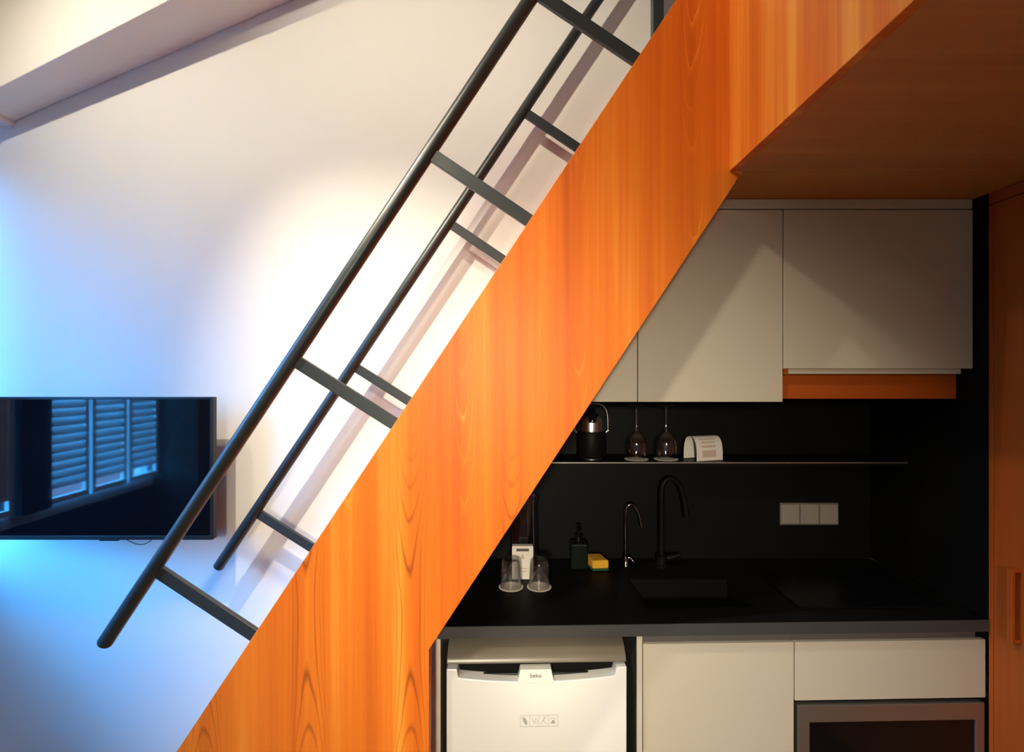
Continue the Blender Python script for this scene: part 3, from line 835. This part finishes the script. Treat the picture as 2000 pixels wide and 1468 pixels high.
for j in range(N - 1):
    b.bm.faces.new((vo[j][0], vo[j][1], vo[j + 1][1], vo[j + 1][0])); b.bm.faces.new((vi[j][0], vi[j + 1][0], vi[j + 1][1], vi[j][1]))
    for u in (0, 1): b.bm.faces.new((vo[j][u], vo[j + 1][u], vi[j + 1][u], vi[j][u]))
for j in (0, N - 1): b.bm.faces.new((vo[j][0], vi[j][0], vi[j][1], vo[j][1]))
b.build('sheet', 'paper', t, 0, True)
def strip(name, j0, j1, u0, u1):
    b = MB()
    va = [[b.V(arch_pt(j, u, 0.0004)) for u in (u0, u1)] for j in range(j0, j1 + 1)]
    vb = [[b.V(arch_pt(j, u, 0.0001)) for u in (u0, u1)] for j in range(j0, j1 + 1)]
    for a_, c_ in zip(va, va[1:]): b.bm.faces.new((a_[0], a_[1], c_[1], c_[0]))
    for a_, c_ in zip(vb, vb[1:]): b.bm.faces.new((a_[0], c_[0], c_[1], a_[1]))
    b.build(name, 'paperprint', t)
strip('printed_line', 8, 9, 0.16, 0.78); strip('printed_line', 6, 7, 0.2, 0.74); strip('printed_line', 4, 5, 0.2, 0.74); strip('printed_block', 1, 3, 0.22, 0.74)

# ------------------------------------------------------------------ things on the worktop
ZK = ZT + 0.0006
YTM = 1.895
tx_1, tx_2 = px(998, 0, YTM)[0], px(1053, 0, YTM)[0]
disc(tx_1, YTM, ZK, 0.0455, 'paper coaster under the tumbler nearer the stair panel')
disc(tx_2, YTM, ZK, 0.0455, 'paper coaster under the tumbler nearer the soap bottle')
def tumbler(x, label):
    z = ZK + 0.0014
    t = thing('tumbler', label, 'tumbler', (x, YTM, z), 'upturned tumblers on the worktop')
    b = MB(); b.lathe((x, YTM, z), [(0, 0.100), (0.030, 0.100), (0.0335, 0.096), (0.0350, 0.080), (0.0395, 0.0), (0.0372, 0.0), (0.0328, 0.080), (0.0305, 0.088), (0, 0.088)], 40)
    b.build('cup', 'glass', t, 0, True)
    b = MB(); b.lathe((x, YTM, z), [(0.0, 0.1002), (0.028, 0.1002), (0.026, 0.1035), (0.0, 0.1030)], 40); b.build('base', 'glass', t, 0, True)
tumbler(tx_1, 'upturned clear tumbler on the worktop nearer the stair panel')
tumbler(tx_2, 'upturned clear tumbler on the worktop nearer the soap bottle')
# carton behind the tumblers
YC = 1.965
c0_, c1_ = px(1000, 0, YC)[0], px(1041.5, 0, YC)[0]; cz1 = px(0, 1066, YC)[1]
t = thing('carton', 'pale upright carton with a dark label strip behind the tumblers', 'carton', ((c0_ + c1_) / 2, YC + 0.012, ZK))
r_ = 0.005
pts = []
for (cx_, cz_, a0) in ((c0_ + r_, cz1 - r_, 90), (c0_, ZK, None), (c1_, ZK, None), (c1_ - r_, cz1 - r_, 0)):
    if a0 is None: pts.append((cx_, cz_))
    else:
        seq = [a0 + 90 - 22.5 * i for i in range(5)] if a0 == 90 else [a0 + 22.5 * i for i in range(5)]
        if a0 == 90: seq = [90 + 22.5 * i for i in range(5)]
        pts += [(cx_ + r_ * math.cos(R(q)), cz_ + r_ * math.sin(R(q))) for q in seq]
b = MB(); b.prism(pts, YC, YC + 0.024); b.build('box', 'paper', t)
cm = (c0_ + c1_) / 2
b = MB(); b.box(cm - 0.024, cm + 0.024, YC - 0.0006, YC, cz1 - 0.020, cz1 - 0.010); b.build('label_strip', 'printdark', t)
b = MB(); b.prism([(cm, cz1 - 0.028), (cm - 0.005, cz1 - 0.038), (cm - 0.006, cz1 - 0.05), (cm + 0.006, cz1 - 0.05), (cm + 0.005, cz1 - 0.038)], YC - 0.0005, YC); b.build('emblem', 'paperprint', t)
b = MB(); b.box(cm - 0.018, cm + 0.018, YC - 0.0005, YC, cz1 - 0.088, cz1 - 0.084); b.box(cm - 0.016, cm + 0.016, YC - 0.0005, YC, cz1 - 0.099, cz1 - 0.095); b.build('printed_lines', 'paperprint', t)
# carafe
YV = 2.075
vx = px(1023, 0, YV)[0]; vh = px(0, 968, YV)[1] - ZK
t = thing('carafe', 'tall clear glass carafe against the splashback behind the carton', 'carafe', (vx, YV, ZK))
b = MB(); b.lathe((vx, YV, ZK), [(0, 0.0), (0.052, 0.0), (0.056, 0.006), (0.0555, vh * 0.5), (0.053, vh * 0.8), (0.055, vh), (0.0525, vh), (0.0505, vh * 0.8), (0.053, vh * 0.5), (0.0533, 0.012), (0.05, 0.009), (0, 0.009)], 48)
b.build('vessel', 'glass', t, 0, True)
b = MB(); b.lathe((vx, YV, ZK), [(0.0562, vh - 0.006), (0.0580, vh - 0.003), (0.0562, vh + 0.0005), (0.0552, vh + 0.0005), (0.0552, vh - 0.006)], 48, True); b.build('rim', 'glass', t, 0, True)
# soap dispenser
YD = 2.085
dx = px(1130, 0, YD)[0]
t = thing('soap_dispenser', 'dark green square soap bottle with black pump beside the sponge', 'soap dispenser', (dx, YD, ZK))
zsh = px(0, 1058, YD)[1] - ZK
b = MB(); b.box(dx - 0.035, dx + 0.035, YD - 0.030, YD + 0.030, ZK, ZK + zsh); b.build('bottle', 'bottle', t, 0.006)
b = MB(); b.lathe((dx, YD, ZK + zsh), [(0, 0.0), (0.024, 0.0), (0.024, 0.003), (0.017, 0.006), (0.017, 0.026), (0, 0.026)], 28); b.build('collar', 'gloss', t, 0, True)
b = MB(); b.lathe((dx, YD, ZK + zsh), [(0, 0.0262), (0.006, 0.0262), (0.006, 0.052), (0, 0.052)], 20); b.build('pump_stem', 'gloss', t, 0, True)
b = MB(); b.tube([(dx, YD + 0.012, ZK + zsh + 0.060), (dx, YD - 0.012, ZK + zsh + 0.061), (dx, YD - 0.045, ZK + zsh + 0.054)], [0.010, 0.010, 0.006], 16, True, True); b.build('pump_head', 'gloss', t, 0, True)
# sponge
sxm = px(1167, 0, 2.07)[0]
t = thing('sponge', 'yellow washing-up sponge with green scouring side beside the soap bottle', 'sponge', (sxm, 2.085, ZK))
def sp(x, y, z):
    a = R(14); return (sxm + x * math.cos(a) - y * math.sin(a), 2.085 + x * math.sin(a) * 0.4 + y * math.cos(a), ZK + z)
b = MB(lambda p: sp(*p)); b.box(-0.034, 0.034, -0.040, 0.045, 0.0085, 0.042); b.build('foam', 'yellow', t, 0.006)
b = MB(lambda p: sp(*p)); b.box(-0.034, 0.034, -0.040, 0.045, 0.0, 0.008); b.build('scouring_pad', 'green', t, 0.003)
# taps
def arc_tap(name, label, pxs, Y, r, mat, lever):
    pts = [px(x, y, Y) for x, y in pxs]
    x0_ = pts[0][0]
    t = thing(name, label, 'tap', (x0_, Y, ZK))
    P3 = [(x0_, Y, ZK + 0.004)] + [(x, Y, z) for x, z in pts]
    # smooth the polyline
    V3 = [Vector(p) for p in P3]
    for _ in range(3):
        nw = [V3[0]]
        for a_, c_ in zip(V3, V3[1:]): nw += [a_ * .75 + c_ * .25, a_ * .25 + c_ * .75]
        nw.append(V3[-1]); V3 = nw
    b = MB(); b.tube(V3, r, 14, True); b.build('spout', mat, t, 0, True)
    b = MB(); b.lathe((x0_, Y, ZK), [(0, 0), (r * 2.4, 0), (r * 2.4, 0.006), (r * 1.9, 0.010), (r * 1.9, 0.045), (0, 0.048)], 28); b.build('base', mat, t, 0, True)
    b = MB(); b.tube([(x0_ + r * 1.6, Y, ZK + 0.034), (x0_ + r * 3.0, Y, ZK + 0.034), (x0_ + r * 3 + lever, Y - 0.012, ZK + 0.05 if name != 'filter_tap' else ZK + 0.02)], [r * 1.1, r * 1.1, r * .6], 14, True, True); b.build('lever', mat, t, 0, True)
arc_tap('filter_tap', 'slim dark chrome tap with a short curved spout near the sponge', [(1222, 1050), (1221.5, 1012), (1224, 988), (1236, 982), (1247, 1000), (1253, 1029)], 2.10, 0.0065, 'blackchrome', 0.012)
arc_tap('kitchen_tap', 'tall black gooseneck tap in front of the splashback', [(1292, 1050), (1292, 985), (1292, 945), (1308, 931), (1326, 942), (1336, 970), (1342, 1010)], 2.10, 0.0115, 'black', 0.04)

# triple socket
YP = YW - 0.0125
so0, so1 = px(1522, 0, YP)[0], px(1635.5, 0, YP)[0]; sz1_, sz0_ = px(0, 981, YP)[1], px(0, 1024, YP)[1]
t = thing('wall_socket', 'grey triple electrical socket on the black splashback', 'socket', ((so0 + so1) / 2, YP, sz0_))
b = MB(); b.box(so0, so1, YP - 0.008, YP, sz0_, sz1_); b.build('plate', 'channel', t, 0.002)
wds = (so1 - so0) / 3
for i in range(3):
    xx = so0 + wds * (i + 0.5)
    b = MB(); b.box(xx - wds * .46, xx + wds * .46, YP - 0.011, YP - 0.0082, sz0_ + 0.006, sz1_ - 0.006); mo = b.build('module', 'socket', t, 0.0015)
    if False:
        b = MB(); b.tube([(xx, YP - 0.0113, (sz0_ + sz1_) / 2), (xx, YP - 0.0110, (sz0_ + sz1_) / 2)], 0.019, 24); q = b.build('socket_well', 'channel', None); q.parent = mo; q.matrix_parent_inverse = Matrix.Identity(4)
# hob
b = MB(sh); b.box(0.965, 1.47, 1.68, 1.985, ZK, ZK + 0.006)
tag(b.build('cooktop', 'hob', bevel=0.0015), 'black glass cooktop on the worktop below the sockets', 'cooktop')

bpy.context.view_layer.update()
